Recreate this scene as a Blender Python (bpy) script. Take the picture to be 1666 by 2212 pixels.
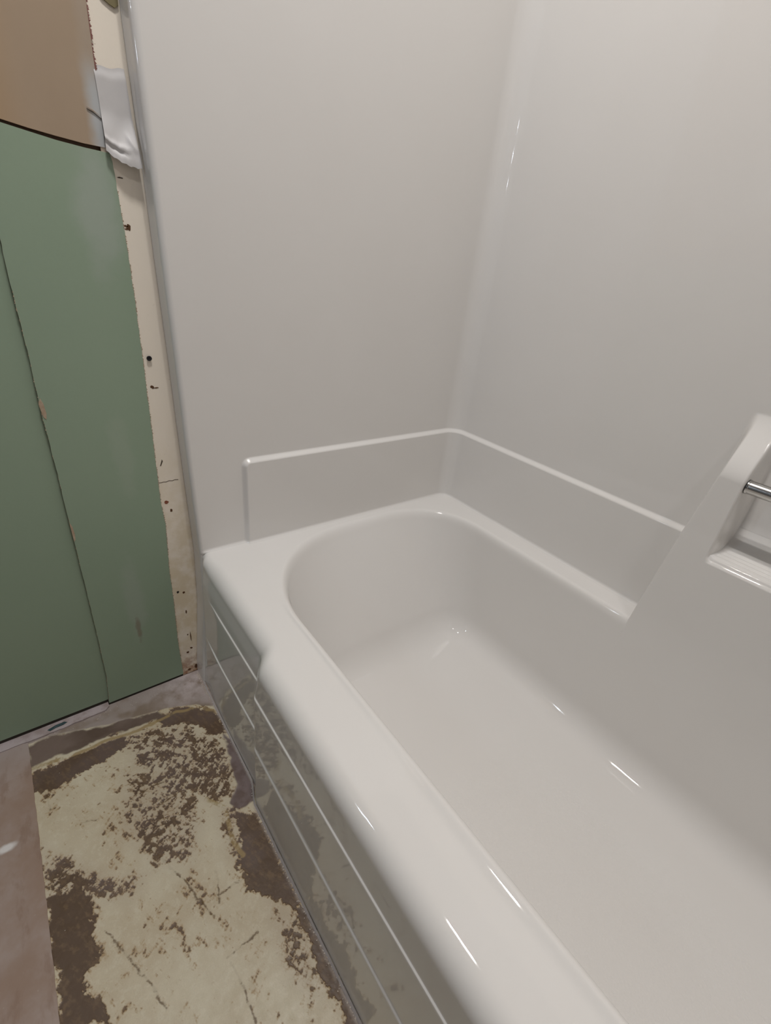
import bpy, math, random
import numpy as np
from mathutils import Vector

for _o in list(bpy.data.objects):
    bpy.data.objects.remove(_o, do_unlink=True)
SC = bpy.context.scene
COL = SC.collection

# ---------------------------------------------------------------- camera
cam_d = bpy.data.cameras.new('camera')
cam = bpy.data.objects.new('camera', cam_d)
COL.objects.link(cam)
cam.location = (0.95861, -0.23227, 0.99977)
cam.rotation_euler = (1.083248, -0.102698, 0.922269)
cam_d.sensor_fit = 'VERTICAL'
cam_d.sensor_height = 36.0
cam_d.lens = 1002.81 / 2212 * 36.0
cam_d.clip_start = 0.01
SC.camera = cam

# ---------------------------------------------------------------- world, lights, exposure
w = bpy.data.worlds.new('world')
SC.world = w
w.use_nodes = True
w.node_tree.nodes['Background'].inputs[0].default_value = (0.9, 0.95, 1.0, 1)
w.node_tree.nodes['Background'].inputs[1].default_value = 0.02

def area(name, loc, sx, sy, power, color):
    l = bpy.data.lights.new(name, 'AREA')
    l.shape = 'RECTANGLE'
    l.size = sx
    l.size_y = sy
    l.energy = power
    l.color = color
    o = bpy.data.objects.new(name, l)
    COL.objects.link(o)
    o.location = loc
    return o

LAMP = (0.57, -0.01, 2.69)
for dy in (-0.06, 0.06):
    area('ceiling_lamp_tube', (LAMP[0], LAMP[1] + dy, LAMP[2] - 0.062), 0.17, 0.034, 8.9, (1.0, 0.972, 0.945))
FILL_LAMP = (1.62, 0.0, 2.69)  # added fill lamp out of view, evens out the light on the walls
area('fill_light', (FILL_LAMP[0], FILL_LAMP[1], FILL_LAMP[2] - 0.062), 0.20, 0.20, 4.5, (1.0, 0.975, 0.96))
VAN = (0.075, -1.25, 1.62)
SC.view_settings.view_transform = 'Standard'
SC.view_settings.look = 'None'
SC.view_settings.gamma = 1.0
SC.view_settings.use_curve_mapping = False
SC.view_settings.exposure = 0.17

# ---------------------------------------------------------------- helpers
def new_mesh(name, verts, faces, mat=None, parent=None, smooth=True, mats=None, midx=None):
    me = bpy.data.meshes.new(name)
    me.from_pydata([tuple(map(float, v)) for v in verts], [], [tuple(int(i) for i in f) for f in faces])
    me.validate()
    for m in (mats if mats else ([mat] if mat else [])):
        me.materials.append(m)
    if midx is not None:
        for p, i in zip(me.polygons, midx):
            p.material_index = i
    if smooth:
        me.polygons.foreach_set('use_smooth', [True] * len(me.polygons))
    me.update()
    o = bpy.data.objects.new(name, me)
    COL.objects.link(o)
    if parent:
        o.parent = parent
    return o

def grid_faces(nr, nc, wrap=False):
    i = np.arange(nr - 1)[:, None]
    j = np.arange(nc if wrap else nc - 1)[None, :]
    a = i * nc + j
    b = i * nc + (j + 1) % nc
    return np.stack([a, b, b + nc, a + nc], -1).reshape(-1, 4)

def grid_obj(name, V, mat, parent=None, wrap=False, flip=False):
    """V: (rows, cols, 3) array -> one quad mesh."""
    nr, nc = V.shape[:2]
    f = grid_faces(nr, nc, wrap)
    if flip:
        f = f[:, ::-1]
    return new_mesh(name, V.reshape(-1, 3), f, mat, parent)

def box_verts(x0, x1, y0, y1, z0, z1):
    return [(x0, y0, z0), (x1, y0, z0), (x1, y1, z0), (x0, y1, z0), (x0, y0, z1), (x1, y0, z1), (x1, y1, z1), (x0, y1, z1)]
BOXF = [(0, 3, 2, 1), (4, 5, 6, 7), (0, 1, 5, 4), (1, 2, 6, 5), (2, 3, 7, 6), (3, 0, 4, 7)]

def box(name, x0, x1, y0, y1, z0, z1, mat, parent=None):
    return new_mesh(name, box_verts(x0, x1, y0, y1, z0, z1), BOXF, mat, parent, smooth=False)

def prism(name, poly, axis, a0, a1, mats, parent=None, edge_mat=1):
    """poly = list of (u, v); extruded along axis from a0 to a1 (a1 = seen face). mats[0] faces, mats[edge_mat] rim."""
    def P(u, v, a):
        return {'x': (a, u, v), 'z': (u, v, a), 'y': (u, a, v)}[axis]
    n = len(poly)
    V = [P(u, v, a0) for u, v in poly] + [P(u, v, a1) for u, v in poly]
    F = [tuple(range(n - 1, -1, -1)), tuple(range(n, 2 * n))]
    mi = [0, 0]
    for i in range(n):
        j = (i + 1) % n
        F.append((i, j, n + j, n + i))
        mi.append(edge_mat if len(mats) > 1 else 0)
    return new_mesh(name, V, F, mats=mats, midx=mi, parent=parent, smooth=False)

def sm(a, b, x):
    t = np.clip((x - a) / (b - a), 0, 1)
    return t * t * (3 - 2 * t)

def props(o, label=None, cat=None, group=None, kind=None):
    if label: o['label'] = label
    if cat: o['category'] = cat
    if group: o['group'] = group
    if kind: o['kind'] = kind
    return o

# ---------------------------------------------------------------- materials
class NT:
    def __init__(s, name, rough=0.5, spec=0.5):
        s.m = bpy.data.materials.new(name)
        s.m.use_nodes = True
        s.t = s.m.node_tree
        s.b = s.t.nodes['Principled BSDF']
        s.b.inputs['Roughness'].default_value = rough
        s.b.inputs['Specular IOR Level'].default_value = spec
        s.geo = None
    def n(s, typ, **kw):
        nd = s.t.nodes.new(typ)
        for k, v in kw.items():
            setattr(nd, k, v)
        return nd
    def l(s, a, b):
        s.t.links.new(a, b)
    def pos(s):
        if not s.geo:
            s.geo = s.n('ShaderNodeNewGeometry')
        return s.geo.outputs['Position']
    def mapped(s, scale=(1, 1, 1), rot=(0, 0, 0)):
        mp = s.n('ShaderNodeMapping')
        mp.inputs['Scale'].default_value = scale
        mp.inputs['Rotation'].default_value = rot
        s.l(s.pos(), mp.inputs['Vector'])
        return mp.outputs[0]
    def noise(s, scale, detail=4, rough=0.6, vec=None, dist=0.0):
        nd = s.n('ShaderNodeTexNoise')
        nd.inputs['Scale'].default_value = scale
        nd.inputs['Detail'].default_value = detail
        nd.inputs['Roughness'].default_value = rough
        nd.inputs['Distortion'].default_value = dist
        s.l(vec or s.pos(), nd.inputs['Vector'])
        return nd.outputs['Fac']
    def math(s, op, a, b=0.0, c=0.0, clamp=False):
        nd = s.n('ShaderNodeMath', operation=op)
        nd.use_clamp = clamp
        for i, v in enumerate((a, b, c)):
            if hasattr(v, 'is_output'):
                s.l(v, nd.inputs[i])
            else:
                nd.inputs[i].default_value = v
        return nd.outputs[0]
    def ramp(s, v, lo, hi, a=0.0, b=1.0):
        nd = s.n('ShaderNodeMapRange')
        nd.interpolation_type = 'SMOOTHSTEP'
        for i, x in zip(range(1, 5), (lo, hi, a, b)):
            nd.inputs[i].default_value = x
        s.l(v, nd.inputs[0])
        return nd.outputs[0]
    def mix(s, f, a, b):
        nd = s.n('ShaderNodeMix', data_type='RGBA')
        for i, v in ((0, f), (6, a), (7, b)):
            if hasattr(v, 'is_output'):
                s.l(v, nd.inputs[i])
            else:
                nd.inputs[i].default_value = v if not isinstance(v, tuple) else (*v, 1)
        return nd.outputs[2]
    def blob(s, c, r, wob=0.5, ns=40):
        """soft ellipsoidal stain at world point c with radii r; 1 inside, 0 outside."""
        v = s.n('ShaderNodeVectorMath', operation='SUBTRACT')
        s.l(s.pos(), v.inputs[0]); v.inputs[1].default_value = c
        d = s.n('ShaderNodeVectorMath', operation='DIVIDE')
        s.l(v.outputs[0], d.inputs[0]); d.inputs[1].default_value = r
        ln = s.n('ShaderNodeVectorMath', operation='LENGTH')
        s.l(d.outputs[0], ln.inputs[0])
        nz = s.math('MULTIPLY', s.math('SUBTRACT', s.noise(ns, 5), 0.5), wob * 2)
        return s.ramp(s.math('ADD', ln.outputs['Value'], nz), 0.4, 1.2, 1.0, 0.0)
    def color(s, c):
        if hasattr(c, 'is_output'):
            s.l(c, s.b.inputs['Base Color'])
        else:
            s.b.inputs['Base Color'].default_value = (*c, 1)
    def bump(s, h, strength=0.2, dist=0.001):
        nd = s.n('ShaderNodeBump')
        nd.inputs['Strength'].default_value = strength
        nd.inputs['Distance'].default_value = dist
        s.l(h, nd.inputs['Height'])
        s.l(nd.outputs[0], s.b.inputs['Normal'])

def rgb(r, g, b):
    f = lambda c: (c / 255 / 12.92) if c / 255 <= 0.04045 else ((c / 255 + 0.055) / 1.055) ** 2.4
    return (f(r), f(g), f(b))

def simple(name, c, rough=0.5, metal=0.0, spec=0.5):
    k = NT(name, rough, spec)
    k.color(c)
    k.b.inputs['Metallic'].default_value = metal
    return k.m

k = NT('gelcoat', 0.035, 0.30)
k.color(k.mix(k.noise(5, 2), (0.735, 0.712, 0.685), (0.765, 0.745, 0.72)))
k.bump(k.noise(28, 2, 0.5), 0.05, 0.0012)
GEL = k.m
k = NT('gelcoat_basin', 0.035, 0.30)
k.color(k.mix(k.noise(5, 2), (0.735, 0.712, 0.685), (0.765, 0.745, 0.72)))
# anti-slip stipple only on the flat bottom of the basin
sep = k.n('ShaderNodeSeparateXYZ'); k.l(k.pos(), sep.inputs[0])
inb = k.math('MULTIPLY', k.ramp(sep.outputs[2], 0.079, 0.070), k.ramp(sep.outputs[0], 0.60, 0.66))
inb = k.math('MULTIPLY', inb, k.math('MULTIPLY', k.ramp(sep.outputs[1], 0.20, 0.24), k.ramp(sep.outputs[1], 0.58, 0.50)))
vor = k.n('ShaderNodeTexVoronoi'); vor.inputs['Scale'].default_value = 260
k.l(k.pos(), vor.inputs['Vector'])
k.bump(k.math('ADD', k.math('MULTIPLY', k.math('MULTIPLY', vor.outputs['Distance'], inb), 0.5), k.math('MULTIPLY', k.noise(28, 2, 0.5), 0.02)), 0.9, 0.0011)
k.l(k.math('ADD', k.math('MULTIPLY', inb, 0.10), 0.035), k.b.inputs['Roughness'])
GELB = k.m

k = NT('brushed_steel', 0.22)
k.color((0.55, 0.54, 0.52)); k.b.inputs['Metallic'].default_value = 1.0
k.b.inputs['Anisotropic'].default_value = 0.3
k.bump(k.noise(60, 3, 0.6, k.mapped((0.4, 30, 30))), 0.02, 0.0003)
STEEL = k.m

k = NT('green_board_paper', 0.75, 0.25)
c = k.mix(k.noise(3, 3), rgb(144, 163, 142), rgb(152, 169, 148))
c = k.mix(k.math('MULTIPLY', k.noise(220, 2, 0.7), 0.10), c, rgb(120, 130, 108))
c = k.mix(k.math('MULTIPLY', k.blob((0, -0.075, 1.03), (0.1, 0.035, 0.10), 0.6, 18), 0.45), c, rgb(176, 182, 176))
c = k.mix(k.math('MULTIPLY', k.blob((0, -0.125, 0.28), (0.1, 0.022, 0.13), 0.8, 22), 0.35), c, rgb(168, 176, 166))
c = k.mix(k.math('MULTIPLY', k.blob((0, -0.127, 0.20), (0.1, 0.006, 0.04), 0.7, 60), 0.45), c, rgb(120, 92, 74))
c = k.mix(k.math('MULTIPLY', k.blob((0, -0.10, 0.62), (0.1, 0.02, 0.10), 0.9, 30), 0.18), c, rgb(176, 182, 170))
c = k.mix(k.ramp(k.noise(45, 5, 0.8), 0.72, 0.78, 0, 0.35), c, rgb(104, 110, 90))
k.color(c); k.bump(k.noise(300, 3, 0.6), 0.12, 0.0004)
GREEN = k.m

k = NT('tan_board_paper', 0.6, 0.35)
c = k.mix(k.noise(6, 4, 0.6, k.mapped((1, 1, 0.5))), rgb(158, 138, 116), rgb(176, 156, 134))
sp = k.n('ShaderNodeSeparateXYZ'); k.l(k.pos(), sp.inputs[0])
edge = k.math('ADD', sp.outputs[1], k.math('MULTIPLY', k.math('SUBTRACT', k.noise(9, 4), 0.5), 0.03))
low = k.ramp(sp.outputs[2], 1.225, 1.17)
band = k.math('MULTIPLY', k.ramp(edge, -0.074, -0.058), k.math('ADD', k.math('MULTIPLY', low, 0.72), 0.10))
c = k.mix(band, c, rgb(186, 192, 196))
c = k.mix(k.ramp(sp.outputs[1], -0.13, -0.22, 0, 0.5), c, rgb(178, 138, 84))
k.color(c); k.bump(k.noise(260, 3, 0.6), 0.1, 0.0004)
TAN = k.m

k = NT('old_cream_wall', 0.65, 0.3)
c = k.mix(k.noise(8, 4, 0.6, k.mapped((1, 1, 0.3))), rgb(246, 236, 220), rgb(238, 229, 216))
sp = k.n('ShaderNodeSeparateXYZ'); k.l(k.pos(), sp.inputs[0])
c = k.mix(k.math('MULTIPLY', k.ramp(sp.outputs[2], 0.75, 0.25, 0, 0.6), k.ramp(k.noise(20, 4), 0.35, 0.6)), c, rgb(214, 196, 160))
c = k.mix(k.math('MULTIPLY', k.ramp(sp.outputs[2], 0.10, 0.0), k.ramp(k.noise(45, 5, 0.7), 0.36, 0.6, 0, 0.85)), c, rgb(150, 96, 66))
c = k.mix(k.ramp(k.noise(160, 4, 0.7), 0.70, 0.75, 0, 0.5), c, rgb(130, 90, 62))
k.color(c); k.bump(k.noise(140, 4, 0.6), 0.2, 0.0006)
CREAM = k.m

GYP = simple('gypsum_core', rgb(150, 128, 108), 0.9)
k = NT('torn_paper', 0.8, 0.2)
k.color(k.mix(k.noise(90, 4), rgb(200, 186, 166), rgb(150, 118, 92)))
PAPER = k.m
BROWN = simple('brown_hole', rgb(92, 62, 38), 0.9)
DARKLINE = simple('dark_crack', rgb(88, 74, 62), 0.9)
k = NT('white_tape', 0.5, 0.4)
k.color(k.mix(k.noise(40, 3), (0.62, 0.60, 0.59), (0.57, 0.555, 0.555)))
k.bump(k.noise(55, 4, 0.6, k.mapped((1, 1, 0.6))), 0.2, 0.0010)
TAPE = k.m
SCREW = simple('black_phosphate', (0.03, 0.03, 0.035), 0.35, 0.8)
TEAL = simple('teal_paint', rgb(38, 62, 66), 0.5)
k = NT('wall_paint', 0.7, 0.3)
k.color(k.mix(k.noise(3, 2), (0.20, 0.215, 0.24), (0.23, 0.245, 0.27)))
WALLP = k.m
CEILM = simple('ceiling_paint', (0.62, 0.62, 0.62), 0.8)
DARKGAP = simple('dark_gap', rgb(52, 46, 40), 0.95)
WHITE = simple('white_enamel', (0.8, 0.8, 0.8), 0.3)

# floor sheet on the left: pinkish worn underlayment
k = NT('pink_underlayment', 0.55, 0.35)
c = k.mix(k.ramp(k.noise(7, 5, 0.65), 0.35, 0.65), rgb(164, 147, 138), rgb(150, 127, 112))
c = k.mix(k.ramp(k.noise(14, 5, 0.6, k.mapped((1, 2.5, 1), (0, 0, 0.5))), 0.52, 0.66, 0, 0.5), c, rgb(132, 106, 90))
sp = k.n('ShaderNodeSeparateXYZ'); k.l(k.pos(), sp.inputs[0])
c = k.mix(k.ramp(sp.outputs[0], 0.12, 0.0, 0, 0.65), c, rgb(160, 148, 144))
c = k.mix(k.math('MULTIPLY', k.blob((0.238, -0.424, 0), (0.009, 0.017, 0.05), 0.35, 50), 0.9), c, rgb(222, 218, 216))
c = k.mix(k.ramp(k.noise(120, 4, 0.7), 0.66, 0.74, 0, 0.5), c, rgb(176, 164, 152))
k.color(c); k.bump(k.noise(60, 5, 0.6), 0.25, 0.0012)
PINK = k.m

k = NT('lilac_filler', 0.75, 0.3)
c = k.mix(k.ramp(k.noise(30, 5, 0.6), 0.4, 0.62), rgb(176, 164, 164), rgb(154, 140, 136))
k.color(c); k.bump(k.noise(90, 5, 0.6), 0.5, 0.001)
FILLER = k.m
k = NT('subfloor', 0.8)
k.color(k.mix(k.noise(20, 4), rgb(90, 76, 64), rgb(70, 58, 48)))
SUB = k.m
k = NT('worn_flooring', 0.5, 0.4)
at = k.n('ShaderNodeAttribute'); at.attribute_name = 'tone'
c = k.mix(k.math('MULTIPLY', k.noise(500, 3, 0.6), 0.22), at.outputs['Color'], rgb(96, 80, 60))
k.color(c)
k.bump(k.noise(350, 4, 0.65), 0.3, 0.0006)
k.l(k.ramp(k.noise(60, 4), 0.3, 0.7, 0.35, 0.6), k.b.inputs['Roughness'])
WORN = k.m

# ================================================================= ROOM
XR, YF, YB, ZC = 2.5, -1.95, 0.812, 2.75
floor = props(box('floor', -0.06, XR, YF, YB + 0.03, -0.06, -0.003, SUB), kind='structure')
ceiling = props(box('ceiling', -0.06, XR + 0.06, YF - 0.06, YB + 0.06, ZC, ZC + 0.05, CEILM), kind='structure')
wall_left = props(box('wall_left', -0.06, -0.0135, YF - 0.06, YB + 0.06, -0.003, ZC, GYP), kind='structure')
wall_right = props(box('wall_right', XR, XR + 0.06, YF - 0.06, YB + 0.06, -0.003, ZC, CEILM), kind='structure')
wall_back = props(box('wall_back', -0.0135, XR, YB, YB + 0.06, -0.003, ZC, WALLP), kind='structure')
wall_front = props(box('wall_front', -0.0135, XR, YF - 0.06, YF, -0.003, ZC, WALLP), kind='structure')

rnd = random.Random(5)
def wobble(pts, step, amp, seed):
    """subdivide an open polyline and roughen it"""
    r = random.Random(seed)
    out = []
    for (a, b) in zip(pts[:-1], pts[1:]):
        L = math.hypot(b[0] - a[0], b[1] - a[1])
        n = max(1, int(L / step))
        for i in range(n):
            t = i / n
            k_ = amp if 0 < i else amp * 0.3
            out.append((a[0] + (b[0] - a[0]) * t + r.uniform(-k_, k_), a[1] + (b[1] - a[1]) * t + r.uniform(-k_, k_)))
    out.append(pts[-1])
    return out

GE = [(-0.046, 0.007), (-0.048, 0.128), (-0.045, 0.245), (-0.045, 0.338), (-0.0395, 0.459), (-0.043, 0.505), (-0.043, 0.549), (-0.042, 0.63),
      (-0.041, 0.724), (-0.040, 0.817), (-0.040, 0.909), (-0.041, 1.005), (-0.043, 1.043), (-0.045, 1.096), (-0.0475, 1.1065)]
right_edge = wobble(GE, 0.006, 0.0005, 1)
seam = [(-0.2175, 0.007), (-0.2095, 0.10), (-0.208, 0.273), (-0.208, 0.461), (-0.208, 0.618), (-0.2095, 0.729), (-0.2075, 0.80), (-0.208, 0.939), (-0.206, 1.02), (-0.206, 1.119)]
left_edge = wobble(seam, 0.01, 0.0005, 2)
poly = right_edge + [(-0.049, 1.1068), (-0.080, 1.1075), (-0.114, 1.1095), (-0.145, 1.113), (-0.175, 1.1165)] + list(reversed(left_edge))
gb = prism('drywall_board', poly, 'x', -0.0125, 0.0015, [GREEN, GYP], wall_left)
gb['label'] = 'narrow green drywall board standing proud between seam and cream strip'
lb = prism('drywall_board', [(YF, 0.013), (-0.2055, 0.013), (-0.2055, 1.117), (YF, 1.25)], 'x', -0.0132, -0.0055, [GREEN, GYP], wall_left)
lb['label'] = 'wide green drywall board set back left of the seam'
te = wobble([(-0.0505, 1.1125), (-0.0505, 1.16), (-0.051, 1.20), (-0.049, 1.28), (-0.049, ZC)], 0.008, 0.0006, 3)
tb = prism('drywall_board', te + [(YF, ZC), (YF, 1.26), (-0.30, 1.130), (-0.206, 1.1235), (-0.175, 1.1205), (-0.145, 1.117), (-0.114, 1.1145), (-0.080, 1.1125)], 'x', -0.0125, 0.001, [TAN, GYP], wall_left)
tb['label'] = 'tan drywall board above the horizontal joint'
st = prism('backing_strip', [(-0.058, 0.0), (0.03, 0.0), (0.03, ZC), (-0.058, ZC)], 'x', -0.0134, -0.001, [CREAM, GYP], wall_left)
st['label'] = 'old cream wallboard strip beside the white surround'

box('gap_shade_strip', -0.001, 0.0002, -0.2175, -0.047, -0.001, 0.010, DARKGAP, wall_left)  # solid dark strip standing in for the shade under the narrow board
box('gap_shade_strip', -0.0134, -0.0068, -1.2, -0.21, -0.001, 0.016, DARKGAP, wall_left)  # same painted shade below the set-back board
# ragged paper fringe on the cut edges
def fringe(name, line, x, seed, lo, hi, mat, parent, n, w0, w1, side=1):
    r = random.Random(seed)
    V, F = [], []
    for _ in range(n):
        t = r.random()
        i = t * (len(line) - 1); j = int(i); f = i - j
        j2 = min(j + 1, len(line) - 1)
        y = line[j][0] * (1 - f) + line[j2][0] * f
        z = line[j][1] * (1 - f) + line[j2][1] * f
        if not lo <= z <= hi:
            continue
        ww = r.uniform(w0, w1); h = r.uniform(0.0006, 0.0022)
        b = len(V)
        V += [(x, y - 0.0003 * side, z - h), (x + r.uniform(0.0002, 0.001), y + side * ww, z + r.uniform(-h, h)), (x, y - 0.0003 * side, z + h), (x - 0.0008, y + side * ww * 0.3, z)]
        F += [(b, b + 1, b + 2), (b, b + 3, b + 1)]
    o = new_mesh(name, V, F, mat, parent, smooth=False)
    o['kind'] = 'stuff'
    return o
fringe('torn_paper_edge', right_edge, 0.0016, 3, 0.02, 1.06, PAPER, wall_left, 420, 0.0005, 0.0020)
fringe('torn_paper_edge', [(-0.0505, 1.20), (-0.049, 1.32)], 0.0012, 4, 1.2, 1.4, simple('pinkish_paper', rgb(140, 96, 88), 0.9), wall_left, 120, 0.0008, 0.003)
fringe('torn_paper_edge', left_edge, 0.0016, 6, 0.02, 1.1, PAPER, wall_left, 90, 0.0004, 0.0012, -1)
# larger torn flakes on the left seam
def flake(name, pts, x, thick, mat, label=None):
    o = prism(name, pts, 'x', x, x + thick, [mat], wall_left)
    if label: o['label'] = label
    return o
flake('paper_flake', [(-0.2105, 0.735), (-0.2065, 0.745), (-0.2035, 0.735), (-0.2025, 0.718), (-0.2045, 0.708), (-0.2078, 0.712)], 0.0016, 0.0006, PAPER, 'pale torn paper flake on the green board seam')
flake('paper_flake', [(-0.2085, 0.505), (-0.2050, 0.495), (-0.2040, 0.478), (-0.2050, 0.465), (-0.2080, 0.462)], 0.0016, 0.0005, PAPER, 'lower torn paper flake on the green board seam')
flake('torn_sliver', [(-0.069, 1.155), (-0.062, 1.153), (-0.051, 1.1465), (-0.051, 1.1458), (-0.060, 1.1510), (-0.069, 1.1545)], 0.0012, 0.001, DARKLINE, 'thin tear in the paper of the tan board')
flake('torn_sliver', [(-0.069, 1.1565), (-0.062, 1.1548), (-0.053, 1.1495), (-0.062, 1.1535)], 0.0018, 0.001, PAPER, 'raised pale lip of the tear')

def spot(name, y, z, ry, rz, seed, mat=BROWN, x=-0.001, parent=None, t=0.0004):
    r = random.Random(seed)
    ry *= 1.25; rz *= 1.25
    pts = [(y + ry * r.uniform(0.6, 1.1) * math.cos(a), z + rz * r.uniform(0.6, 1.1) * math.sin(a)) for a in np.linspace(0, 2 * math.pi, 10)[:-1]]
    return prism(name, pts, 'x', x, x + t, [mat], parent or wall_left)
spot('nail_hole', -0.034, 1.012, 0.0032, 0.0042, 1)
spot('torn_sliver', -0.0385, 1.0135, 0.0032, 0.0012, 2)
spot('torn_sliver', -0.0375, 1.009, 0.0028, 0.0010, 12)
spot('torn_sliver', -0.0365, 1.078, 0.004, 0.0010, 3, DARKLINE)
spot('nail_hole', -0.030, 0.753, 0.0032, 0.0028, 4)
spot('torn_sliver', -0.0235, 0.751, 0.004, 0.0010, 5)
spot('nail_hole', -0.032, 0.508, 0.0042, 0.0036, 6, simple('rust_mark', rgb(140, 84, 62), .8))
spot('nail_hole', -0.0245, 0.487, 0.0026, 0.0036, 7)
spot('nail_hole', -0.0325, 0.268, 0.0028, 0.0034, 8, DARKGAP)
spot('nail_hole', -0.020, 0.262, 0.0030, 0.0030, 9)
spot('nail_hole', -0.0165, 0.12, 0.0012, 0.014, 10)
spot('nail_hole', -0.023, 0.13, 0.0016, 0.0022, 13)
spot('nail_hole', -0.028, 0.072, 0.0034, 0.003, 14)
spot('nail_hole', -0.0185, 0.083, 0.0024, 0.003, 15)
spot('nail_hole', -0.020, 0.203, 0.0018, 0.0044, 16)
spot('nail_hole', -0.030, 0.012, 0.004, 0.003, 17)
spot('nail_hole', -0.012, 0.016, 0.004, 0.006, 18)
cr = [(-0.043, 0.556), (-0.037, 0.5555), (-0.033, 0.5565), (-0.027, 0.5555), (-0.021, 0.5575), (-0.015, 0.5560), (-0.010, 0.5575), (-0.003, 0.5565)]
prism('crack', cr + [(y, z - 0.0011) for y, z in reversed(cr)], 'x', -0.001, -0.0006, [DARKLINE], wall_left)['label'] = 'fine horizontal crack across the cream strip'
cr = [(-0.035, 0.592), (-0.032, 0.600), (-0.030, 0.606), (-0.0285, 0.602), (-0.033, 0.592)]
prism('crack', cr, 'x', -0.001, -0.0006, [DARKLINE], wall_left)

# drywall screw driven into the cream strip
def screw():
    c = (-0.0295, 0.806)
    V, F = [], []
    prof = [(0.0018, 0.0), (0.0042, 0.0026), (0.0046, 0.0034), (0.0040, 0.0040), (0.0022, 0.0041), (0.0014, 0.0030), (0.0, 0.0028)]
    n = 20
    for r_, h in prof:
        for i in range(n):
            a = 2 * math.pi * i / n
            rr = r_ * (1 + (0.35 * math.cos(4 * a) if 0.001 < r_ < 0.0023 and h > 0.002 else 0))
            V.append((-0.001 + h, c[0] + rr * math.cos(a), c[1] + rr * math.sin(a)))
    for k_ in range(len(prof) - 1):
        for i in range(n):
            j = (i + 1) % n
            F.append((k_ * n + i, k_ * n + j, (k_ + 1) * n + j, (k_ + 1) * n + i))
    o = new_mesh('drywall_screw', V, F, SCREW)
    return props(o, 'small black cross-head screw standing out of the cream wall strip', 'screw')
screw()

# ----- torn joint tape
def tape():
    nr, nc = 44, 16
    V = np.zeros((nr, nc, 3))
    r = np.random.RandomState(3)
    for i in range(nr):
        t = i / (nr - 1)
        for j in range(nc):
            s = j / (nc - 1)
            yl = -0.0528 + 0.0012 * math.sin(3 * t)
            yr = -0.0125 + 0.0055 * t
            top = 1.206 + 0.005 * s + 0.0012 * math.sin(s * 9)
            low = 1.1085 - 0.0155 * s ** 0.8 - 0.004 * math.sin(s * math.pi) + 0.0009 * math.sin(s * 27)
            z = top + (low - top) * t
            lift = 0.0003 + 0.0021 * sm(0, 0.12, t) + 0.015 * sm(0.45, 1.0, t) * (0.5 + 0.5 * s)
            lift += 0.0035 * math.exp(-((t - 0.80 - 0.05 * (1 - s)) / 0.035) ** 2) * (1 - s) - 0.0028 * math.exp(-((t - 0.885 + 0.06 * (s - 0.35) ** 2) / 0.022) ** 2) * sm(0.8, 0.4, s)
            lift += 0.0012 * math.sin(s * 7 + t * 11) * sm(0.3, 0.8, t) * 0.7
            lift += 0.0028 * math.exp(-(((s - 0.80) * 1.0 - (t - 0.72) * 1.4) / 0.07) ** 2) * math.exp(-((t - 0.76) / 0.08) ** 2)
            V[i, j] = (lift, yl + (yr - yl) * s, z)
    o = grid_obj('joint_tape', V, TAPE)
    m = o.modifiers.new('thick', 'SOLIDIFY'); m.thickness = 0.0004; m.offset = 1; m.use_rim = False
    return props(o, 'torn strip of white tape curling off the wall beside the surround', 'tape')
tape()
ob = prism('olive_smear', [(-0.039, 1.31), (-0.036, 1.288), (-0.030, 1.281), (-0.022, 1.277), (-0.015, 1.275), (-0.010, 1.279), (-0.009, 1.31)], 'x', -0.001, 0.0015, [simple('olive_tone', rgb(126, 116, 84), 0.8)], wall_left)  # flat olive patch at the top of the strip
ob['label'] = 'olive smear at the top of the cream strip'

# ================================================================= TUB AND SHOWER UNIT
unit = bpy.data.objects.new('tub_shower_unit', None)
COL.objects.link(unit)
props(unit, 'glossy white one-piece bathtub and shower surround with recessed grab-bar niche', 'bathtub')
H = 0.395
LX = 1.66       # far end
XE = 0.052      # end panel face
YW = 0.765      # back panel face

def yedge(z):
    return np.interp(z, [0, 0.03, 0.233, 0.374, 0.489, 0.6, 0.70, 0.81, 0.97, 1.085, 1.185, 1.28, 2.0],
                     [-0.010, -0.009, 0.009, 0.013, 0.010, 0.007, 0.005, 0.003, -0.001, -0.003, -0.006, -0.008, -0.012])

# plan profile of the surround: position + inward normal as function of arc length
def plan_profile():
    P = []
    # flange return, front edge fillet, end panel, corner arc, back panel, mirrored
    for x in (0.0, 0.010, 0.020, 0.030, 0.038): P.append((x, 0.0, 0.0, -1.0))
    r = 0.010
    for a in np.linspace(0, math.pi / 2, 9): P.append((XE - r + r * math.sin(a), r - r * math.cos(a), math.sin(a), -math.cos(a)))
    for y in np.concatenate([np.arange(0.016, 0.105, 0.008), np.arange(0.105, 0.145, 0.0012), np.arange(0.15, 0.716, 0.01)]): P.append((XE, y, 1.0, 0.0))
    R = 0.045
    for a in np.linspace(0, math.pi / 2, 17): P.append((XE + R - R * math.cos(a), YW - R + R * math.sin(a), math.cos(a), -math.sin(a)))
    xs = np.concatenate([np.arange(0.11, 0.66, 0.012), np.arange(0.66, 0.80, 0.0016), np.arange(0.80, 1.06, 0.005), np.arange(1.06, 1.20, 0.0016), np.arange(1.20, LX - 0.11, 0.012)])
    for x in xs: P.append((x, YW, 0.0, -1.0))
    n0 = len([p for p in P if p[1] < YW - 1e-9 or p[0] < XE + R + 1e-9])
    half = P[:n0]
    for (x, y, nx, ny) in reversed(half): P.append((LX - x, y, -nx, ny))
    return np.array(P)
PP = plan_profile()
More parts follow.
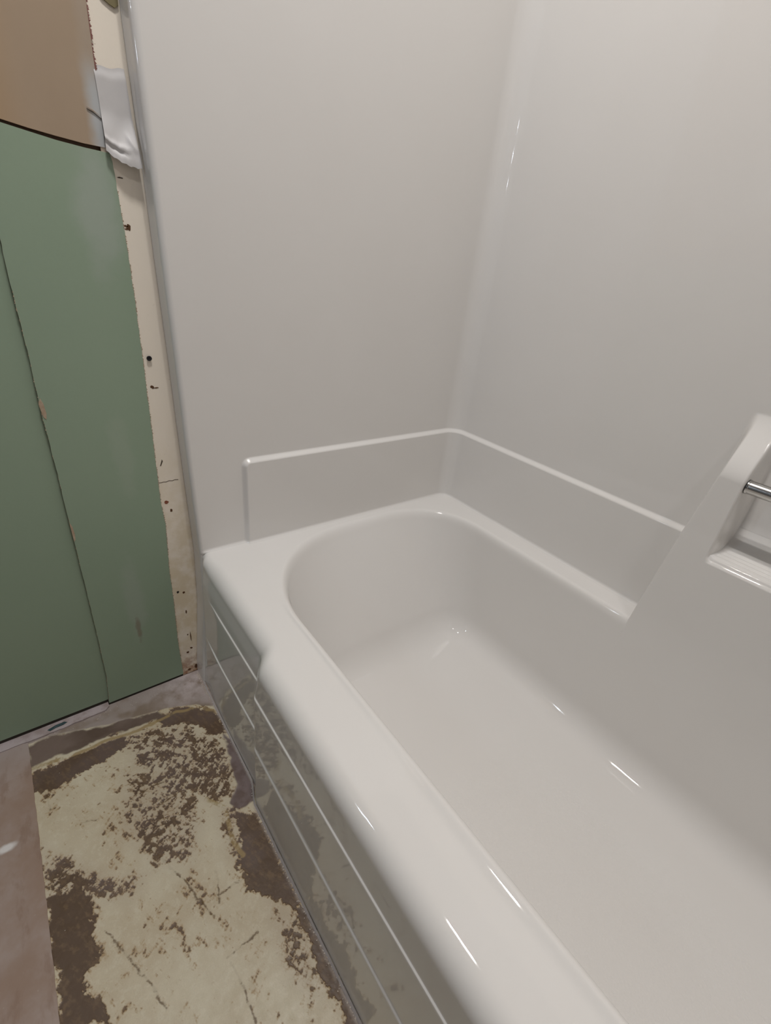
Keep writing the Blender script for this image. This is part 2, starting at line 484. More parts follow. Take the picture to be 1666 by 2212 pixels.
zs = np.concatenate([np.arange(0.22, 0.385, 0.01), np.arange(0.385, 0.409, 0.0012), np.arange(0.41, 0.575, 0.008), np.arange(0.578, 0.64, 0.0014),
                     np.arange(0.642, 0.73, 0.008), np.arange(0.73, 0.87, 0.002), np.arange(0.88, 1.95, 0.03), [1.95]])

def surround_surface(S, Z):
    """S: profile rows index grid -> positions"""
    X = PP[S, 0].copy(); Y = PP[S, 1].copy(); NX = PP[S, 2]; NY = PP[S, 3]
    # ----- lower panel step (skirt above the deck)
    d = np.zeros_like(X)
    sidx = np.where(NX > 0.5, Y, 1.0)            # distance coordinate on the left end
    sidx = np.where((X > LX / 2) & (np.abs(NX) > 0.5), Y, sidx)
    q1 = (sidx - 0.120) ; q2 = (0.600 - Z)
    rr = 0.014
    # rounded-corner box distance
    ax = rr - q1; az = rr - q2
    dist = np.where((ax > 0) & (az > 0), rr - np.hypot(ax, az), np.minimum(q1, q2))
    d += 0.0100 * sm(-0.0055, 0.0055, dist)
    # ----- fillet to deck
    rf = 0.007
    hz = np.clip(rf - (Z - H), 0, rf)
    d += rf - np.sqrt(np.maximum(rf ** 2 - hz ** 2, 0))
    front = (Y < 0.03) & (np.abs(NX) < 0.999)
    endz = sm(0.0, 0.03, Y)
    d = d * np.where(np.abs(NX) > 0.5, endz, np.where(Y > 0.3, 1.0, 0.0))
    Xn = X + NX * d; Yn = Y + NY * d
    # ----- edge follows the slightly bowed front line
    fade = np.clip(1 - Y / 0.08, 0, 1)
    Yn = Yn + yedge(Z) * fade
    # ----- centre column on the back panel
    onback = (NY < -0.999) & (Y > 0.5)
    CX = 0.93
    xm = np.where(X > CX, 2 * CX - X, X)         # mirror about the column centre
    xl = np.interp(Z, [0.22, 0.433, 0.62, 0.75, 0.9], [0.682, 0.695, 0.712, 0.728, 0.731])
    side = sm(-0.004, 0.010, xm - xl)
    yfront = np.interp(Z, [0.22, 0.24, 0.27, 0.30, 0.33, 0.36, 0.43, 0.60, 0.735], [0.690, 0.6855, 0.6840, 0.6846, 0.6862, 0.6878, 0.692, 0.697, 0.700])
    # sloping top, eased at both ends
    t = np.clip((Z - 0.745) / (0.838 - 0.745), 0, 1)
    ease = t + 0.0
    t2 = np.clip((Z - 0.737) / 0.106, 0, 1)
    ease = np.where(Z > 0.735, 0.55 * sm(0.0, 1.0, t2) + 0.45 * t2 ** 1.5, 0)
    ycol = yfront + (YW - yfront) * ease
    Yc = Yn * (1 - side) + np.minimum(ycol, Yn) * side
    # ----- niche
    nl = sm(-0.0045, 0.0045, xm - 0.7785)        # inside of posts
    up = sm(0.584, 0.590, Z)
    # floor of the niche: lip -> shelf -> curve up to the back
    yfloor = np.interp(Z, [0.584, 0.588, 0.591, 0.5925, 0.594, 0.597, 0.602, 0.610, 0.620, 0.632, 0.65, 0.76, 0.80, 0.84],
                       [0.697, 0.700, 0.706, 0.716, 0.728, 0.742, 0.753, 0.763, 0.771, 0.777, 0.780, 0.781, 0.779, YW])
    yn = np.where(Z > 0.584, np.maximum(yfloor, Yc), Yc)
    yn = np.where(Z > 0.84, Yc, yn)
    Yc = Yc * (1 - nl) + yn * nl
    Yn = np.where(onback, Yc, Yn)
    return np.stack([Xn, Yn, Z], -1)

S, Z = np.meshgrid(np.arange(len(PP)), zs)
V = surround_surface(S, Z.astype(float))
# lower rows of end panels never dip into the basin: below the deck they stay behind the apron line
_f = grid_faces(*V.shape[:2])[:, ::-1]
_v = V.reshape(-1, 3)
_c = _v[_f].mean(1)
_f = _f[~((_c[:, 2] < 0.391) & (_c[:, 1] < 0.6))]
surround = new_mesh('surround_panel', _v, _f, GEL, unit)

# front flange below the deck line
def flange(mirror=False):
    n = 12
    zz = np.concatenate([np.linspace(0.0, 0.30, 30), np.linspace(0.31, 0.391, 12)])
    F_ = PP[:16]
    V = np.zeros((len(zz), len(F_), 3))
    for i, z in enumerate(zz):
        s = 1 if z < 0.375 else 1.0
        V[i, :, 0] = F_[:, 0]
        V[i, :, 1] = F_[:, 1] + yedge(z)
        V[i, :, 2] = z
    # a soft vertical bead beside the apron
    if mirror:
        V[:, :, 0] = LX - V[:, :, 0]
    return grid_obj('flange', V, GEL, unit, flip=not mirror)
flange(); flange(True)

# ----- apron with rolled rim
def apron():
    xs = np.concatenate([np.arange(0.046, 0.10, 0.003), np.arange(0.10, 0.345, 0.008), np.arange(0.345, 0.47, 0.002), np.arange(0.47, LX - 0.47, 0.01),
                         np.arange(LX - 0.47, LX - 0.345, 0.002), np.arange(LX - 0.345, LX - 0.1, 0.008), np.arange(LX - 0.1, LX - 0.044, 0.003)])
    rows = []
    for x in xs:
        xm = min(x, LX - x)
        def o(z):     # 0 in the recessed bay by the wall, 1 on the main panel
            c = np.interp(z, [0, 0.30, 0.37, H], [0.386, 0.390, 0.402, 0.415])
            wd = np.interp(z, [0, 0.30, H], [0.020, 0.020, 0.030])
            return float(sm(c - wd, c + wd, xm))
        # front plane without steps
        def yp(z):
            yl = np.interp(z, [0, 0.17, 0.30, 0.33, 0.365], [-0.0045, 0.0, 0.003, 0.0045, 0.009])
            yr = np.interp(z, [0, 0.17, 0.30, 0.365], [-0.019, -0.0175, -0.0165, -0.0145])
            y = yl + (yr - yl) * o(z)
            a = 1 - float(sm(0.050, 0.078, xm))
            return y * (1 - a) + (yedge(z) + 0.004) * a
        fl = float(sm(0.085, 0.20, xm)); fm = float(sm(0.06, 0.14, xm))
        cut = 1.0 - 0.75 * float(sm(0.368, 0.382, xm) * sm(0.414, 0.398, xm))
        d1 = 0.0024 * fl * cut; d2 = 0.0024 * fm * cut
        rf = 0.031 - 0.014 * (1 - float(sm(0.05, 0.13, xm)))
        P = []
        ytop = yp(H - rf)
        for y in np.linspace(0.055, ytop + rf, 6)[:-1]: P.append((y, H))
        for a in np.linspace(0, math.pi / 2, 15):
            zz = H - rf + rf * math.cos(a)
            yy = yp(zz) if False else ytop
            P.append((yy + rf - rf * math.sin(a), zz))
        z1, z2 = 0.309, 0.172
        for z in np.linspace(H - rf - 0.006, z1 + 0.006, 8): P.append((yp(z), z))
        st = 7
        for i in range(st + 1):
            t = i / st
            P.append((yp(z1) - d1 * float(sm(0, 1, t)), z1 + 0.0016 - 0.0032 * t))
        for z in np.linspace(z1 - 0.006, z2 + 0.006, 12): P.append((yp(z) - d1, z))
        for i in range(st + 1):
            t = i / st
            P.append((yp(z2) - d1 - d2 * float(sm(0, 1, t)), z2 + 0.0016 - 0.0032 * t))
        for z in np.linspace(z2 - 0.006, 0.0, 14): P.append((yp(z) - d1 - d2, z))
        rows.append([(x, y, z) for y, z in P])
    return grid_obj('apron', np.array(rows), GEL, unit, flip=True)
apron()

# ----- basin: lofted loops from the deck edge to the bottom
def rloop(x0, x1, y0, y1, cfl, cbl, cbr, cfr, n=48, m=24):
    """closed loop starting at front-left corner end, going along the front; corner radii (rx, ry) each, n pts per corner, m per side"""
    pts = []
    def corner(cx, cy, rx, ry, a0, e=2.0):
        for i in range(n):
            a = a0 + (math.pi / 2) * i / n
            c, s = math.cos(a), math.sin(a)
            pts.append((cx + rx * math.copysign(abs(c) ** (2 / e), c), cy + ry * math.copysign(abs(s) ** (2 / e), s)))
    def seg(a, b):
        for i in range(m):
            pts.append((a[0] + (b[0] - a[0]) * i / m, a[1] + (b[1] - a[1]) * i / m))
    corner(x0 + cfl[0], y0 + cfl[1], *cfl, math.pi, 2.15)
    seg((x0 + cfl[0], y0), (x1 - cfr[0], y0))
    corner(x1 - cfr[0], y0 + cfr[1], *cfr, 1.5 * math.pi, 2.15)
    seg((x1, y0 + cfr[1]), (x1, y1 - cbr[1]))
    corner(x1 - cbr[0], y1 - cbr[1], *cbr, 0.0, 2.25)
    seg((x1 - cbr[0], y1), (x0 + cbl[0], y1))
    corner(x0 + cbl[0], y1 - cbl[1], *cbl, 0.5 * math.pi, 2.25)
    seg((x0, y1 - cbl[1]), (x0, y0 + cfl[1]))
    return np.array(pts)
def basin():
    T = rloop(0.094, LX - 0.10, 0.103, 0.690, (0.27, 0.27), (0.19, 0.19), (0.17, 0.19), (0.22, 0.24))
    Bt = rloop(0.272, LX - 0.20, 0.150, 0.672, (0.13, 0.14), (0.085, 0.085), (0.09, 0.09), (0.12, 0.12))
    ZB = 0.066
    c = np.array([LX / 2, 0.40])
    loops = []
    # deck outer boundary
    D = T - c
    lo = np.array([0.040, 0.055]) - c; hi = np.array([LX - 0.040, YW + 0.004]) - c
    s = np.full(len(T), 1e9)
    for k_ in (0, 1):
        with np.errstate(divide='ignore', invalid='ignore'):
            s = np.minimum(s, np.where(D[:, k_] > 0, hi[k_] / D[:, k_], np.where(D[:, k_] < 0, lo[k_] / D[:, k_], 1e9)))
    O = c + D * s[:, None]
    # pull nearest samples onto the rectangle's corners
    for cx, cy in ((0.040, 0.055), (0.040, YW + 0.004), (LX - 0.040, 0.055), (LX - 0.040, YW + 0.004)):
        i = np.argmin(np.hypot(O[:, 0] - cx, O[:, 1] - cy)); O[i] = (cx, cy)
    def outward(L):
        t = np.roll(L, -1, 0) - np.roll(L, 1, 0)
        n_ = np.stack([t[:, 1], -t[:, 0]], 1)
        return n_ / np.linalg.norm(n_, axis=1)[:, None]
    NT_ = outward(T)
    rt = 0.022
    start = T + NT_ * (rt * 0.55)
    frontw = sm(0.80, 0.97, -NT_[:, 1]) * sm(0.26, 0.36, T[:, 0]) * sm(LX - 0.26, LX - 0.36, T[:, 0])
    for t in (0, 0.12, 0.24, 0.36, 0.46, 0.54, 0.6, 0.66, 0.72, 0.78, 0.84, 0.9, 0.95):
        P = O + (start - O) * t
        dd = np.hypot(*(P - start).T)
        loops.append(np.column_stack([P, H + 0.0026 * frontw * np.exp(-(dd / 0.0085) ** 2) * sm(0.0, 0.04, t * np.ones(len(P)))]))
    # wall from top to bottom: interpolate T->Bt with fillets
    # direction of the wall at each sample
    nw = 26
    for a in np.linspace(0, 1, 13):
        # convex top fillet : quadratic bezier between start(H), T(H), wall point
        wp = T + (Bt - T) * 0.07; wz = H - (H - ZB) * 0.075
        P = (1 - a) ** 2 * start + 2 * a * (1 - a) * T + a * a * wp
        z = (1 - a) ** 2 * (H + 0.0026 * frontw) + 2 * a * (1 - a) * (H + 0.0026 * frontw) + a * a * wz
        loops.append(np.column_stack([P, z]))
    for a in np.linspace(0.07, 0.86, nw)[1:]:
        P = T + (Bt - T) * a
        z = H - (H - ZB) * (0.075 + (a - 0.07) * (0.80 - 0.075) / (0.86 - 0.07))
        loops.append(np.column_stack([P, np.full(len(P), z)]))
    wp = T + (Bt - T) * 0.86; wz = H - (H - ZB) * 0.80
    ctr = T + (Bt - T) * 1.03
    NB = outward(Bt)
    inn = Bt - NB * 0.060
    for a in np.linspace(0, 1, 20)[1:]:
        P = (1 - a) ** 2 * wp + 2 * a * (1 - a) * ctr + a * a * inn
        z = (1 - a) ** 2 * wz + 2 * a * (1 - a) * ZB + a * a * ZB
        loops.append(np.column_stack([P, np.full(len(P), z)]))
    cc = np.array([LX / 2, 0.41])
    for t in (0.25, 0.5, 0.75, 1.0):
        # collapse towards a centre line
        tgt = np.column_stack([np.clip(inn[:, 0], 0.55, LX - 0.45), np.full(len(inn), 0.41)])
        P = inn + (tgt - inn) * t
        loops.append(np.column_stack([P, np.full(len(P), ZB)]))
    return grid_obj('basin', np.array(loops), GELB, unit, wrap=True)
basin()

# ----- ribbed soap shelf in the niche
def soap_shelf():
    pr = []
    for y in np.linspace(0.7015, 0.752, 70):
        base = np.interp(y, [0.700, 0.7035, 0.707, 0.74, 0.752], [0.5850, 0.5925, 0.5950, 0.5985, 0.6035])
        rib = 0.0016 * sm(0.708, 0.712, y) * sm(0.745, 0.740, y) * (0.5 + 0.5 * math.cos(2 * math.pi * (y - 0.712) / 0.0125))
        pr.append((y, base + rib))
    for y, z in ((0.760, 0.6095), (0.768, 0.618), (0.774, 0.6285), (0.7775, 0.640)):
        pr.append((y, z))
    xs = np.concatenate([[0.7745, 0.777, 0.7795, 0.782, 0.785, 0.79, 0.80], np.linspace(0.82, 1.04, 20), [1.06, 1.07, 1.075, 1.078, 1.0805, 1.083, 1.0855]])
    rows = []
    for x in xs:
        e = min(x - 0.7745, 1.0855 - x)
        k_ = float(sm(0.0, 0.018, e))
        lip = 0.004 * (1 - float(sm(0, 0.010, e)))
        rows.append([(x, y, (np.interp(y, [0.700, 0.705, 0.74, 0.752, 0.76, 0.768, 0.774, 0.7775], [0.5855, 0.5935, 0.5975, 0.6035, 0.6095, 0.618, 0.6285, 0.640]) * (1 - k_) + z * k_) + lip) for y, z in pr])
    return grid_obj('soap_shelf', np.array(rows), GEL, unit, flip=True)
ss = soap_shelf(); ss['label'] = 'ribbed soap shelf at the bottom of the niche'

# ----- grab bar
def tube(name, p0, p1, r, mat, parent, n=28, profile=((0, 1.0), (1, 1.0))):
    p0 = np.array(p0, float); p1 = np.array(p1, float)
    ax = p1 - p0; L = np.linalg.norm(ax); ax /= L
    u = np.cross(ax, [0, 0, 1]); u /= np.linalg.norm(u); v = np.cross(u, ax)
    V = np.array([[p0 + ax * L * t + r * k_ * (math.cos(a) * u + math.sin(a) * v) for a in np.linspace(0, 2 * math.pi, n, endpoint=False)] for t, k_ in profile])
    return grid_obj(name, V, mat, parent, wrap=True)
gb_ = tube('grab_bar', (0.7785, 0.7165, 0.733), (1.0815, 0.7165, 0.733), 0.0118, STEEL, unit,
           profile=((0, 1.0), (0.0015, 1.0), (0.5, 1.0), (0.9985, 1.0), (1, 1.0)))
gb_['label'] = 'brushed steel grab bar'
for x0, x1 in ((0.7775, 0.7805), (1.0825, 1.0795)):
    tube('bar_collar', (x0, 0.7165, 0.733), (x1, 0.7165, 0.733), 0.0127, STEEL, unit, profile=((0, 1.0), (0.6, 1.0), (1, 0.93)))

# ================================================================= FLOOR SURFACE
def vnoise(x, y, seed):
    rs = np.random.RandomState(seed)
    T = rs.rand(256, 256)
    xi = np.floor(x).astype(int); yi = np.floor(y).astype(int)
    fx = x - xi; fy = y - yi
    fx = fx * fx * (3 - 2 * fx); fy = fy * fy * (3 - 2 * fy)
    g = lambda a, b: T[a % 256, b % 256]
    return (g(xi, yi) * (1 - fx) + g(xi + 1, yi) * fx) * (1 - fy) + (g(xi, yi + 1) * (1 - fx) + g(xi + 1, yi + 1) * fx) * fy
def fbm(x, y, seed, oct=5, gain=0.55):
    s = 0; a = 1; n = 0
    for i in range(oct):
        s = s + a * (vnoise(x * 2 ** i + 17 * i, y * 2 ** i + 5 * i, seed + i) - 0.5); n += a; a *= gain
    return s / n * 2
def psdf(X, Y, P):
    """signed distance to polygon, negative inside"""
    P = np.array(P); n = len(P)
    d = np.full(X.shape, 1e9); inside = np.zeros(X.shape, bool)
    for i in range(n):
        a = P[i]; b = P[(i + 1) % n]
        e = b - a
        t = np.clip(((X - a[0]) * e[0] + (Y - a[1]) * e[1]) / (e @ e + 1e-12), 0, 1)
        d = np.minimum(d, np.hypot(X - a[0] - t * e[0], Y - a[1] - t * e[1]))
        c_ = (a[1] > Y) != (b[1] > Y)
        with np.errstate(divide='ignore', invalid='ignore'):
            xx = (b[0] - a[0]) * (Y - a[1]) / (b[1] - a[1]) + a[0]
        inside ^= c_ & (X < xx)
    return np.where(inside, -d, d)
def ldist(X, Y, P):
    d = np.full(X.shape, 1e9)
    for a, b in zip(P[:-1], P[1:]):
        a = np.array(a); b = np.array(b); e = b - a
        t = np.clip(((X - a[0]) * e[0] + (Y - a[1]) * e[1]) / (e @ e), 0, 1)
        d = np.minimum(d, np.hypot(X - a[0] - t * e[0], Y - a[1] - t * e[1]))
    return d
DARK = {
'D1':[(0.1,-0.375),(0.107,-0.206),(0.137,-0.205),(0.146,-0.274),(0.168,-0.339),(0.146,-0.379)],
'D2':[(0.101,-0.139),(0.092,-0.093),(0.105,-0.051),(0.141,-0.016),(0.215,-0.01),(0.209,-0.039),(0.145,-0.086),(0.127,-0.129)],
'D4':[(0.406,-0.066),(0.436,-0.034),(0.477,-0.031),(0.528,-0.027),(0.574,-0.027),(0.625,-0.03),(0.687,-0.035),(0.667,-0.038),(0.614,-0.036),(0.57,-0.07),(0.543,-0.098),(0.492,-0.092),(0.444,-0.073)],
'D6':[(0.369,-0.373),(0.365,-0.325),(0.423,-0.31),(0.458,-0.327),(0.496,-0.319),(0.497,-0.338),(0.52,-0.344),(0.563,-0.323),(0.584,-0.321),(0.546,-0.373),(0.473,-0.375),(0.412,-0.38)],
'D7':[(0.60,-0.045),(0.625,-0.028),(0.67,-0.024),(0.80,-0.025),(0.80,-0.042),(0.696,-0.045)]}
D3 = [(0.025,-0.379),(0.02,-0.341),(0.053,-0.244),(0.078,-0.125),(0.105,-0.114),(0.094,-0.18),(0.084,-0.242),(0.085,-0.379)]
D5 = [(0.215,-0.02),(0.283,-0.010),(0.348,0.004),(0.401,-0.02),(0.404,-0.061),(0.381,-0.068),(0.349,-0.043),(0.25,-0.028)]
G1 = [(-0.01,-0.43),(-0.01,0.01),(0.11,0.01),(0.20,0.01),(0.20,-0.008),(0.135,-0.014),(0.105,-0.048),(0.09,-0.085),(0.080,-0.112),(0.056,-0.229),(0.02,-0.341),(0.02,-0.377),(0.014,-0.43)]
SPECK = {
'S1':[(0.107,-0.206),(0.136,-0.105),(0.209,-0.039),(0.306,-0.031),(0.37,-0.056),(0.355,-0.107),(0.281,-0.146),(0.212,-0.205)],
'S2':[(0.199,-0.225),(0.267,-0.122),(0.39,-0.122),(0.443,-0.164),(0.417,-0.218),(0.325,-0.25)],
'S3':[(0.148,-0.376),(0.172,-0.339),(0.215,-0.343),(0.195,-0.373)],
'S4':[(0.265,-0.379),(0.331,-0.326),(0.402,-0.277),(0.416,-0.23),(0.443,-0.267),(0.393,-0.329),(0.361,-0.375)],
'S5':[(0.364,-0.094),(0.401,-0.052),(0.492,-0.081),(0.47,-0.102)],
'S6':[(0.572,-0.071),(0.637,-0.037),(0.7,-0.043),(0.735,-0.063),(0.691,-0.087),(0.622,-0.08)],
'S7':[(0.564,-0.302),(0.578,-0.279),(0.602,-0.284),(0.585,-0.312)]}
SCR = [[(0.261,-0.205),(0.262,-0.137)],[(0.307,-0.183),(0.302,-0.152)],[(0.384,-0.216),(0.455,-0.185),(0.548,-0.158)],[(0.464,-0.306),(0.557,-0.269),(0.614,-0.25)],
[(0.48,-0.131),(0.53,-0.142)],[(0.616,-0.154),(0.65,-0.152),(0.706,-0.151)],[(0.612,-0.159),(0.606,-0.107)],[(0.142,-0.356),(0.202,-0.355)],[(0.411,-0.091),(0.453,-0.091)],
[(0.345,-0.079),(0.331,-0.04)],[(0.52,-0.142),(0.52,-0.096)],[(0.264,-0.308),(0.27,-0.286)]]
GOLD = [(0.09, -0.379), (0.099, -0.296), (0.1, -0.244), (0.11, -0.183), (0.103, -0.096), (0.116, -0.045), (0.15, -0.018)]
GOLDR = [(0.344, -0.103), (0.382, -0.08), (0.408, -0.082), (0.455, -0.088), (0.484, -0.081)]

def flooring():
    gx = np.concatenate([np.arange(0.0, 0.82, 0.001), np.arange(0.83, 1.70, 0.02)])
    gy = np.arange(-0.3785, 0.0061, 0.001)
    X, Y = np.meshgrid(gx, gy, indexing='ij')
    wx = X + 0.010 * fbm(X * 35, Y * 35, 1, 4) ; wy = Y + 0.010 * fbm(X * 35, Y * 35, 9, 4)
    # swept strokes: noise stretched along arcs about the trowel centre
    cx, cy = 0.34, -0.27
    ang = np.arctan2(Y - cy, X - cx); rad = np.hypot(X - cx, Y - cy)
    arc = fbm(rad * 150, ang * 9, 21, 4)
    fine = fbm(X * 150, Y * 150, 31, 4, 0.7)
    mid = fbm(X * 48, Y * 48, 41, 5, 0.6)
    mid2 = fbm(X * 105 + 3 * Y, Y * 85, 171, 4, 0.65)
    big = fbm(X * 10, Y * 10, 51, 4)
    field = np.full(X.shape, -0.57)
    field += 0.30 * big
    for k_, P in DARK.items():
        d = psdf(wx, wy, P)
        field = np.maximum(field, np.clip(-d / 0.009, -1.2, 1.0) * 0.62 + 0.05)
    for k_, P in SPECK.items():
        d = psdf(wx, wy, P)
        wgt = {'S1': 0.70, 'S2': 0.58, 'S3': 0.52, 'S4': 0.68, 'S5': 0.62, 'S6': 0.58, 'S7': 0.52}[k_]
        field = np.maximum(field, -0.62 + wgt * sm(0.012, -0.015, d))
    str1 = fbm(X * 55 + Y * 10, (Y - 0.35 * X) * 190, 131, 4, 0.65)
    str2 = fbm((X * 0.8 + Y * 0.6) * 230, (Y * 0.8 - X * 0.6) * 60, 141, 4, 0.65)
    pits = fbm(X * 300, Y * 300, 151, 3, 0.7)
    dens = sm(-0.15, 0.35, fbm(X * 14, Y * 14, 161, 3))
    s1 = sm(0.03, -0.03, psdf(X, Y, SPECK['S1']))
    spk = s1.copy()
    for k_ in ('S2', 'S4', 'S5', 'S6'):
        spk = np.maximum(spk, sm(0.03, -0.03, psdf(X, Y, SPECK[k_])))
    solid = np.zeros(X.shape)
    for P in DARK.values():
        solid = np.maximum(solid, sm(0.002, -0.012, psdf(wx, wy, P)))
    detail = (0.62 - 0.35 * spk) * mid + 0.55 * spk * mid2 + 0.30 * s1 * (str2 + fine) + 0.50 * fine + 0.45 * str1 + 0.35 * str2 + 0.55 * arc * sm(0.34, 0.20, X) * sm(-0.35, -0.22, Y) + 0.42 * pits * dens
    m = field + detail * (1 - 0.55 * solid)
    # fine brown scratches
    sc = np.zeros(X.shape)
    for i, L in enumerate(SCR):
        d = ldist(X + 0.004 * fbm(X * 90, Y * 90, 60 + i, 3), Y + 0.004 * fbm(X * 90, Y * 90, 80 + i, 3), L)
        sc = np.maximum(sc, sm(0.0026, 0.0002, d + 0.0016 * pits) * (0.15 + 0.85 * sm(-0.20, 0.15, mid + 0.5 * fine)))
    # cleavage lines of the board below
    light = np.array(rgb(212, 202, 178)); light2 = np.array(rgb(198, 184, 158)); warm = np.array(rgb(166, 134, 90)); dark = np.array(rgb(90, 71, 56)); dark2 = np.array(rgb(100, 84, 77))
    def lerp(a, b, t): return a + (b - a) * t[..., None]
    base = lerp(np.broadcast_to(light, X.shape + (3,)), light2, np.clip(0.5 + 1.2 * big + 0.5 * mid, 0, 1))
    base = lerp(base, np.array(rgb(216, 208, 186)), np.clip(fine * 1.2 + 0.1 * mid, 0, 0.5))
    rim = sm(-0.34, -0.02, m)
    col = lerp(base, warm, rim * 0.62)
    col = lerp(col, np.array(rgb(176, 160, 142)), 0.45 * spk)
    col = lerp(col, warm, sm(-0.12, -0.02, m) * 0.35)
    dk = lerp(np.broadcast_to(dark, X.shape + (3,)), dark2, np.clip(0.5 + 2 * fbm(X * 14, Y * 14, 71, 3), 0, 1))
    dk = lerp(dk, np.array(rgb(134, 110, 82)), np.clip((fine + str1) * 0.6, 0, 0.45))
    md = sm(-0.06, 0.07, m)
    col = lerp(col, dk, md)
    col = lerp(col, np.array(rgb(96, 72, 42)), sc * 0.85)
    # gray brown worn adhesive bands
    d3 = psdf(wx, wy, D3)
    a3 = sm(0.004, -0.004, d3 + 0.004 * mid)
    c3 = lerp(np.broadcast_to(np.array(rgb(118, 102, 94)), X.shape + (3,)), np.array(rgb(94, 78, 69)), np.clip(0.5 + 1.6 * fbm(X * 22, Y * 12, 91, 4), 0, 1))
    col = lerp(col, c3, a3)
    d5 = psdf(wx, wy, D5)
    a5 = sm(0.003, -0.003, d5)
    c5 = lerp(np.broadcast_to(np.array(rgb(124, 110, 110)), X.shape + (3,)), np.array(rgb(104, 88, 84)), np.clip(0.5 + 1.5 * mid, 0, 1))
    col = lerp(col, c5, a5)
    # hard gray skim against the wall
    g1 = psdf(X + 0.4 * (wx - X), Y + 0.4 * (wy - Y), G1)
    a1 = sm(0.0025, -0.0025, g1)
    cg = lerp(np.broadcast_to(np.array(rgb(160, 148, 142)), X.shape + (3,)), np.array(rgb(134, 118, 104)), sm(-0.1, 0.35, fbm(X * 16, Y * 16, 101, 4)))
    nearc = sm(0.12, 0.0, np.hypot((X - 0.03) * 1.0, (Y + 0.03) * 0.8))
    cg = lerp(cg, np.array(rgb(202, 190, 190)), np.clip(nearc * (0.55 + 0.9 * mid), 0, 1))
    col = lerp(col, cg, a1)
    # golden glue lines
    for L, wd in ((GOLD, 0.0055), (GOLDR, 0.006)):
        d = ldist(X + 0.004 * fbm(X * 40, Y * 40, 111, 3), Y, L)
        g = sm(wd, wd * 0.4, d) * sm(-0.55, -0.05, mid + 0.35 * fine)
        col = lerp(col, np.array(rgb(160, 138, 96)), g * 0.85)
    # pale dust along the apron
    ap = np.interp(X, [0, 0.05, 0.10, 0.36, 0.41, 1.7], [-0.012, -0.012, -0.011, -0.009, -0.026, -0.026])
    du = sm(0.009, 0.001, (ap - Y)) * sm(-0.5, 0.25, mid + fine * 0.6)
    col = lerp(col, np.array(rgb(172, 160, 150)), du * 0.8)
    # relief
    h = 0.0010 * (1 - md) * (1 - a1) * (1 - a3) * (1 - a5) + 0.0010 * a1 + 0.0003 * mid
    V = np.stack([X, Y, h - 0.0012], -1)
    o = grid_obj('worn_flooring', V, WORN, floor)
    at = o.data.color_attributes.new('tone', 'FLOAT_COLOR', 'POINT')
    buf = np.ones((X.size, 4), np.float32); buf[:, :3] = np.clip(col, 0, 1).reshape(-1, 3)
    at.data.foreach_set('color', buf.ravel())
    o['label'] = 'scraped beige flooring with dark brown worn patches'
    return o
flooring()

ul = wobble([(0.0, -0.378), (0.3, -0.3765), (0.62, -0.3755), (1.0, -0.376), (2.49, -0.376)], 0.01, 0.0006, 8)
ul = prism('underlayment_sheet', ul + [(2.49, YF + 0.001), (0.0, YF + 0.001)], 'z', -0.003, 0.0012, [PINK, PINK], floor)
ul['label'] = 'smooth pinkish brown floor sheet left of the scraped patch'
box('floor_board', 0.0, 2.49, 0.006, YB - 0.001, -0.003, -0.0015, SUB, floor)
box('floor_board', 1.66, 2.49, -0.378, 0.006, -0.003, 0.0, PINK, floor)

# filler strips at the foot of the wall
fs = wobble([(0.017, -0.60), (0.015, -0.43), (0.017, -0.378), (0.0175, -0.33), (0.0165, -0.28), (0.015, -0.228), (0.006, -0.219)], 0.008, 0.0012, 9)
f1 = prism('filler_strip', fs + [(-0.0125, -0.219), (-0.0125, -0.60)], 'z', -0.002, 0.0036, [FILLER, FILLER], floor)
f1['label'] = 'pale lilac filler strip below the set-back green board'

def chip(name, pts, z, t, mat, label, cat):
    n = len(pts)
    cx = sum(p[0] for p in pts) / n; cy = sum(p[1] for p in pts) / n
    V = [(x, y, z) for x, y in pts] + [(cx + (x - cx) * .8, cy + (y - cy) * .8, z + t * (0.7 + 0.5 * math.sin(i * 2.1))) for i, (x, y) in enumerate(pts)]
    F = [tuple(reversed(range(n))), tuple(range(n, 2 * n))] + [(i, (i + 1) % n, n + (i + 1) % n, n + i) for i in range(n)]
    return props(new_mesh(name, V, F, mat, smooth=False), label, cat)
chip('paint_chip', [(0.0065, -0.342), (0.002, -0.325), (0.001, -0.309), (0.006, -0.303), (0.0095, -0.312), (0.010, -0.326), (0.0125, -0.337)], 0.0038, 0.0018, TEAL,
     'dark teal paint chip on the filler strip at the foot of the green board', 'debris')

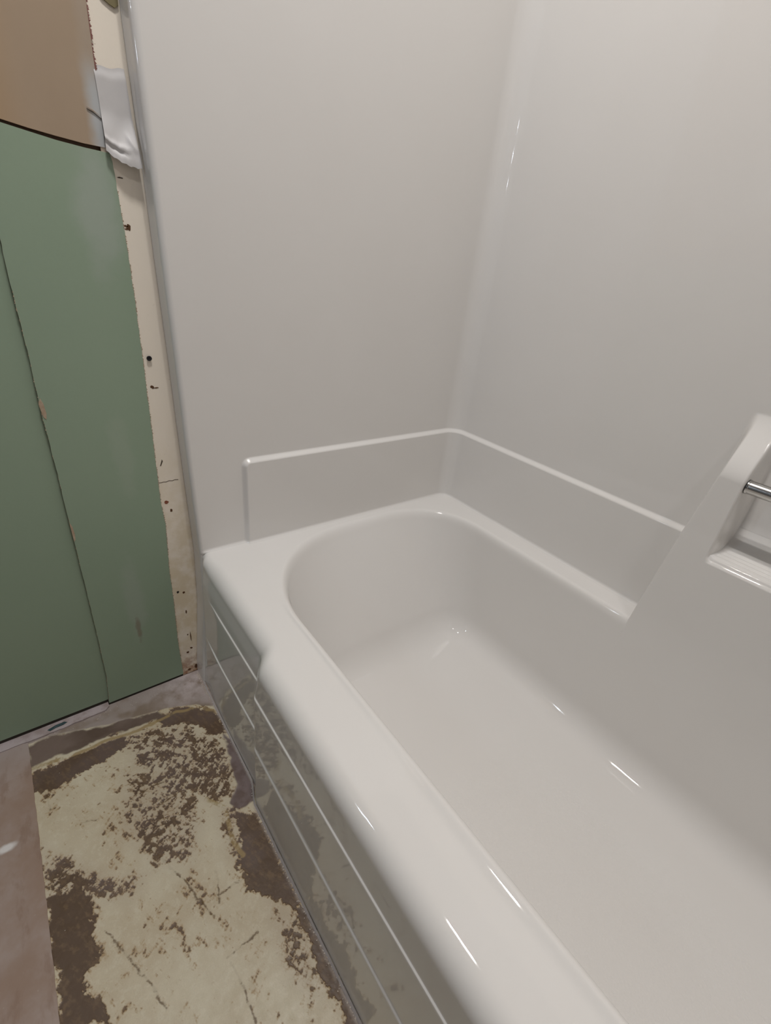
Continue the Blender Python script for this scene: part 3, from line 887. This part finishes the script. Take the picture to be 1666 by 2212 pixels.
def crumbs():
    r = random.Random(12)
    V, F = [], []
    def crumb(x, y, z, s):
        b = len(V)
        for i in range(6):
            a = i * math.pi / 3 + r.random()
            V.append((x + s * math.cos(a) * r.uniform(.6, 1.2), y + s * math.sin(a) * r.uniform(.5, 1.1), z))
        V.append((x, y, z + s * r.uniform(0.4, 0.9)))
        for i in range(6): F.append((b + i, b + (i + 1) % 6, b + 6))
    for _ in range(330):
        x = r.uniform(0.01, 1.0)
        y = float(np.interp(x, [0, 0.10, 0.36, 0.41, 1.7], [-0.014, -0.012, -0.010, -0.027, -0.027])) - abs(r.gauss(0, 0.0022))
        crumb(x, y, -0.0004, r.uniform(0.0006, 0.0018))
    for _ in range(90):
        crumb(r.uniform(0.012, 0.03), r.uniform(-0.37, -0.02), -0.0004, r.uniform(0.0005, 0.0014))
    for _ in range(60):
        crumb(r.uniform(0.05, 0.8), r.uniform(-0.37, -0.04), -0.0006, r.uniform(0.0004, 0.0010))
    return props(new_mesh('plaster_crumbs', V, F, simple('plaster_dust', rgb(200, 190, 180), 0.9), smooth=False),
                 'scattered pale plaster crumbs along the foot of the tub and wall', 'debris', kind='stuff')
crumbs()
# pale sealant line at the foot of the apron
def bead():
    xs = np.concatenate([np.arange(0.03, 1.0, 0.004)])
    r = np.random.RandomState(4)
    rows = []
    for x in xs:
        y = float(np.interp(x, [0, 0.04, 0.075, 0.36, 0.375, 0.395, 0.41, 1.7], [-0.008, -0.008, -0.0105, -0.0115, -0.015, -0.022, -0.0258, -0.0258]))
        wv = 0.0022 + 0.0008 * r.rand()
        rows.append([(x, y + 0.001, 0.0022 + 0.0006 * r.rand()), (x, y - wv * 0.6, 0.0012), (x, y - wv, -0.001)])
    return grid_obj('sealant_bead', np.array(rows), simple('sealant', rgb(176, 168, 166), 0.6), unit)
bead()

# ================================================================= LAMPS (outside the frame)
def disc_lamp(LAMP, label):
    e = NT('lamp_glass', 0.4); e.color((0.9, 0.9, 0.88))
    o = bpy.data.objects.new('ceiling_light', None); COL.objects.link(o); o.location = LAMP
    n = 40
    def ring(prof, name, mat):
        V = np.array([[(r_ * math.cos(a), r_ * math.sin(a), z) for a in np.linspace(0, 2 * math.pi, n, endpoint=False)] for r_, z in prof])
        return grid_obj(name, V, mat, o, wrap=True)
    ring([(0.001, 0.06), (0.14, 0.06), (0.14, -0.045), (0.128, -0.06), (0.108, -0.06), (0.106, -0.05), (0.001, -0.05)], 'housing', WHITE)
    return props(o, label, 'lamp')
disc_lamp(LAMP, 'round white ceiling light above the tub')
disc_lamp(FILL_LAMP, 'added ceiling fill light in a round white housing')
def vanity():
    o = bpy.data.objects.new('vanity_light', None); COL.objects.link(o); o.location = (0.0, VAN[1], VAN[2])
    V = box_verts(-0.005, 0.03, -0.03, 0.03, -0.2, 0.2)
    new_mesh('mounting_bar', V, BOXF, STEEL, o, smooth=False)
    m = bpy.data.materials.new('bulb_glow'); m.use_nodes = True
    b = m.node_tree.nodes['Principled BSDF']
    b.inputs['Emission Color'].default_value = (0.72, 0.85, 1.0, 1); b.inputs['Emission Strength'].default_value = 60.0
    for dz in (-0.13, 0.0, 0.13):
        n = 20
        P = np.array([[(0.06 + 0.03 * math.cos(t), 0.03 * math.sin(t) * math.cos(a), dz + 0.03 * math.sin(t) * math.sin(a)) for a in np.linspace(0, 2 * math.pi, n, endpoint=False)] for t in np.linspace(0.02, math.pi - 0.02, 12)])
        grid_obj('bulb', P, m, o, wrap=True)
        tube('socket', (0.028, 0, dz), (0.034, 0, dz), 0.02, STEEL, o, profile=((0, 1), (1, 1)))
    return props(o, 'three-bulb vanity light on the left wall', 'lamp')
vanity()
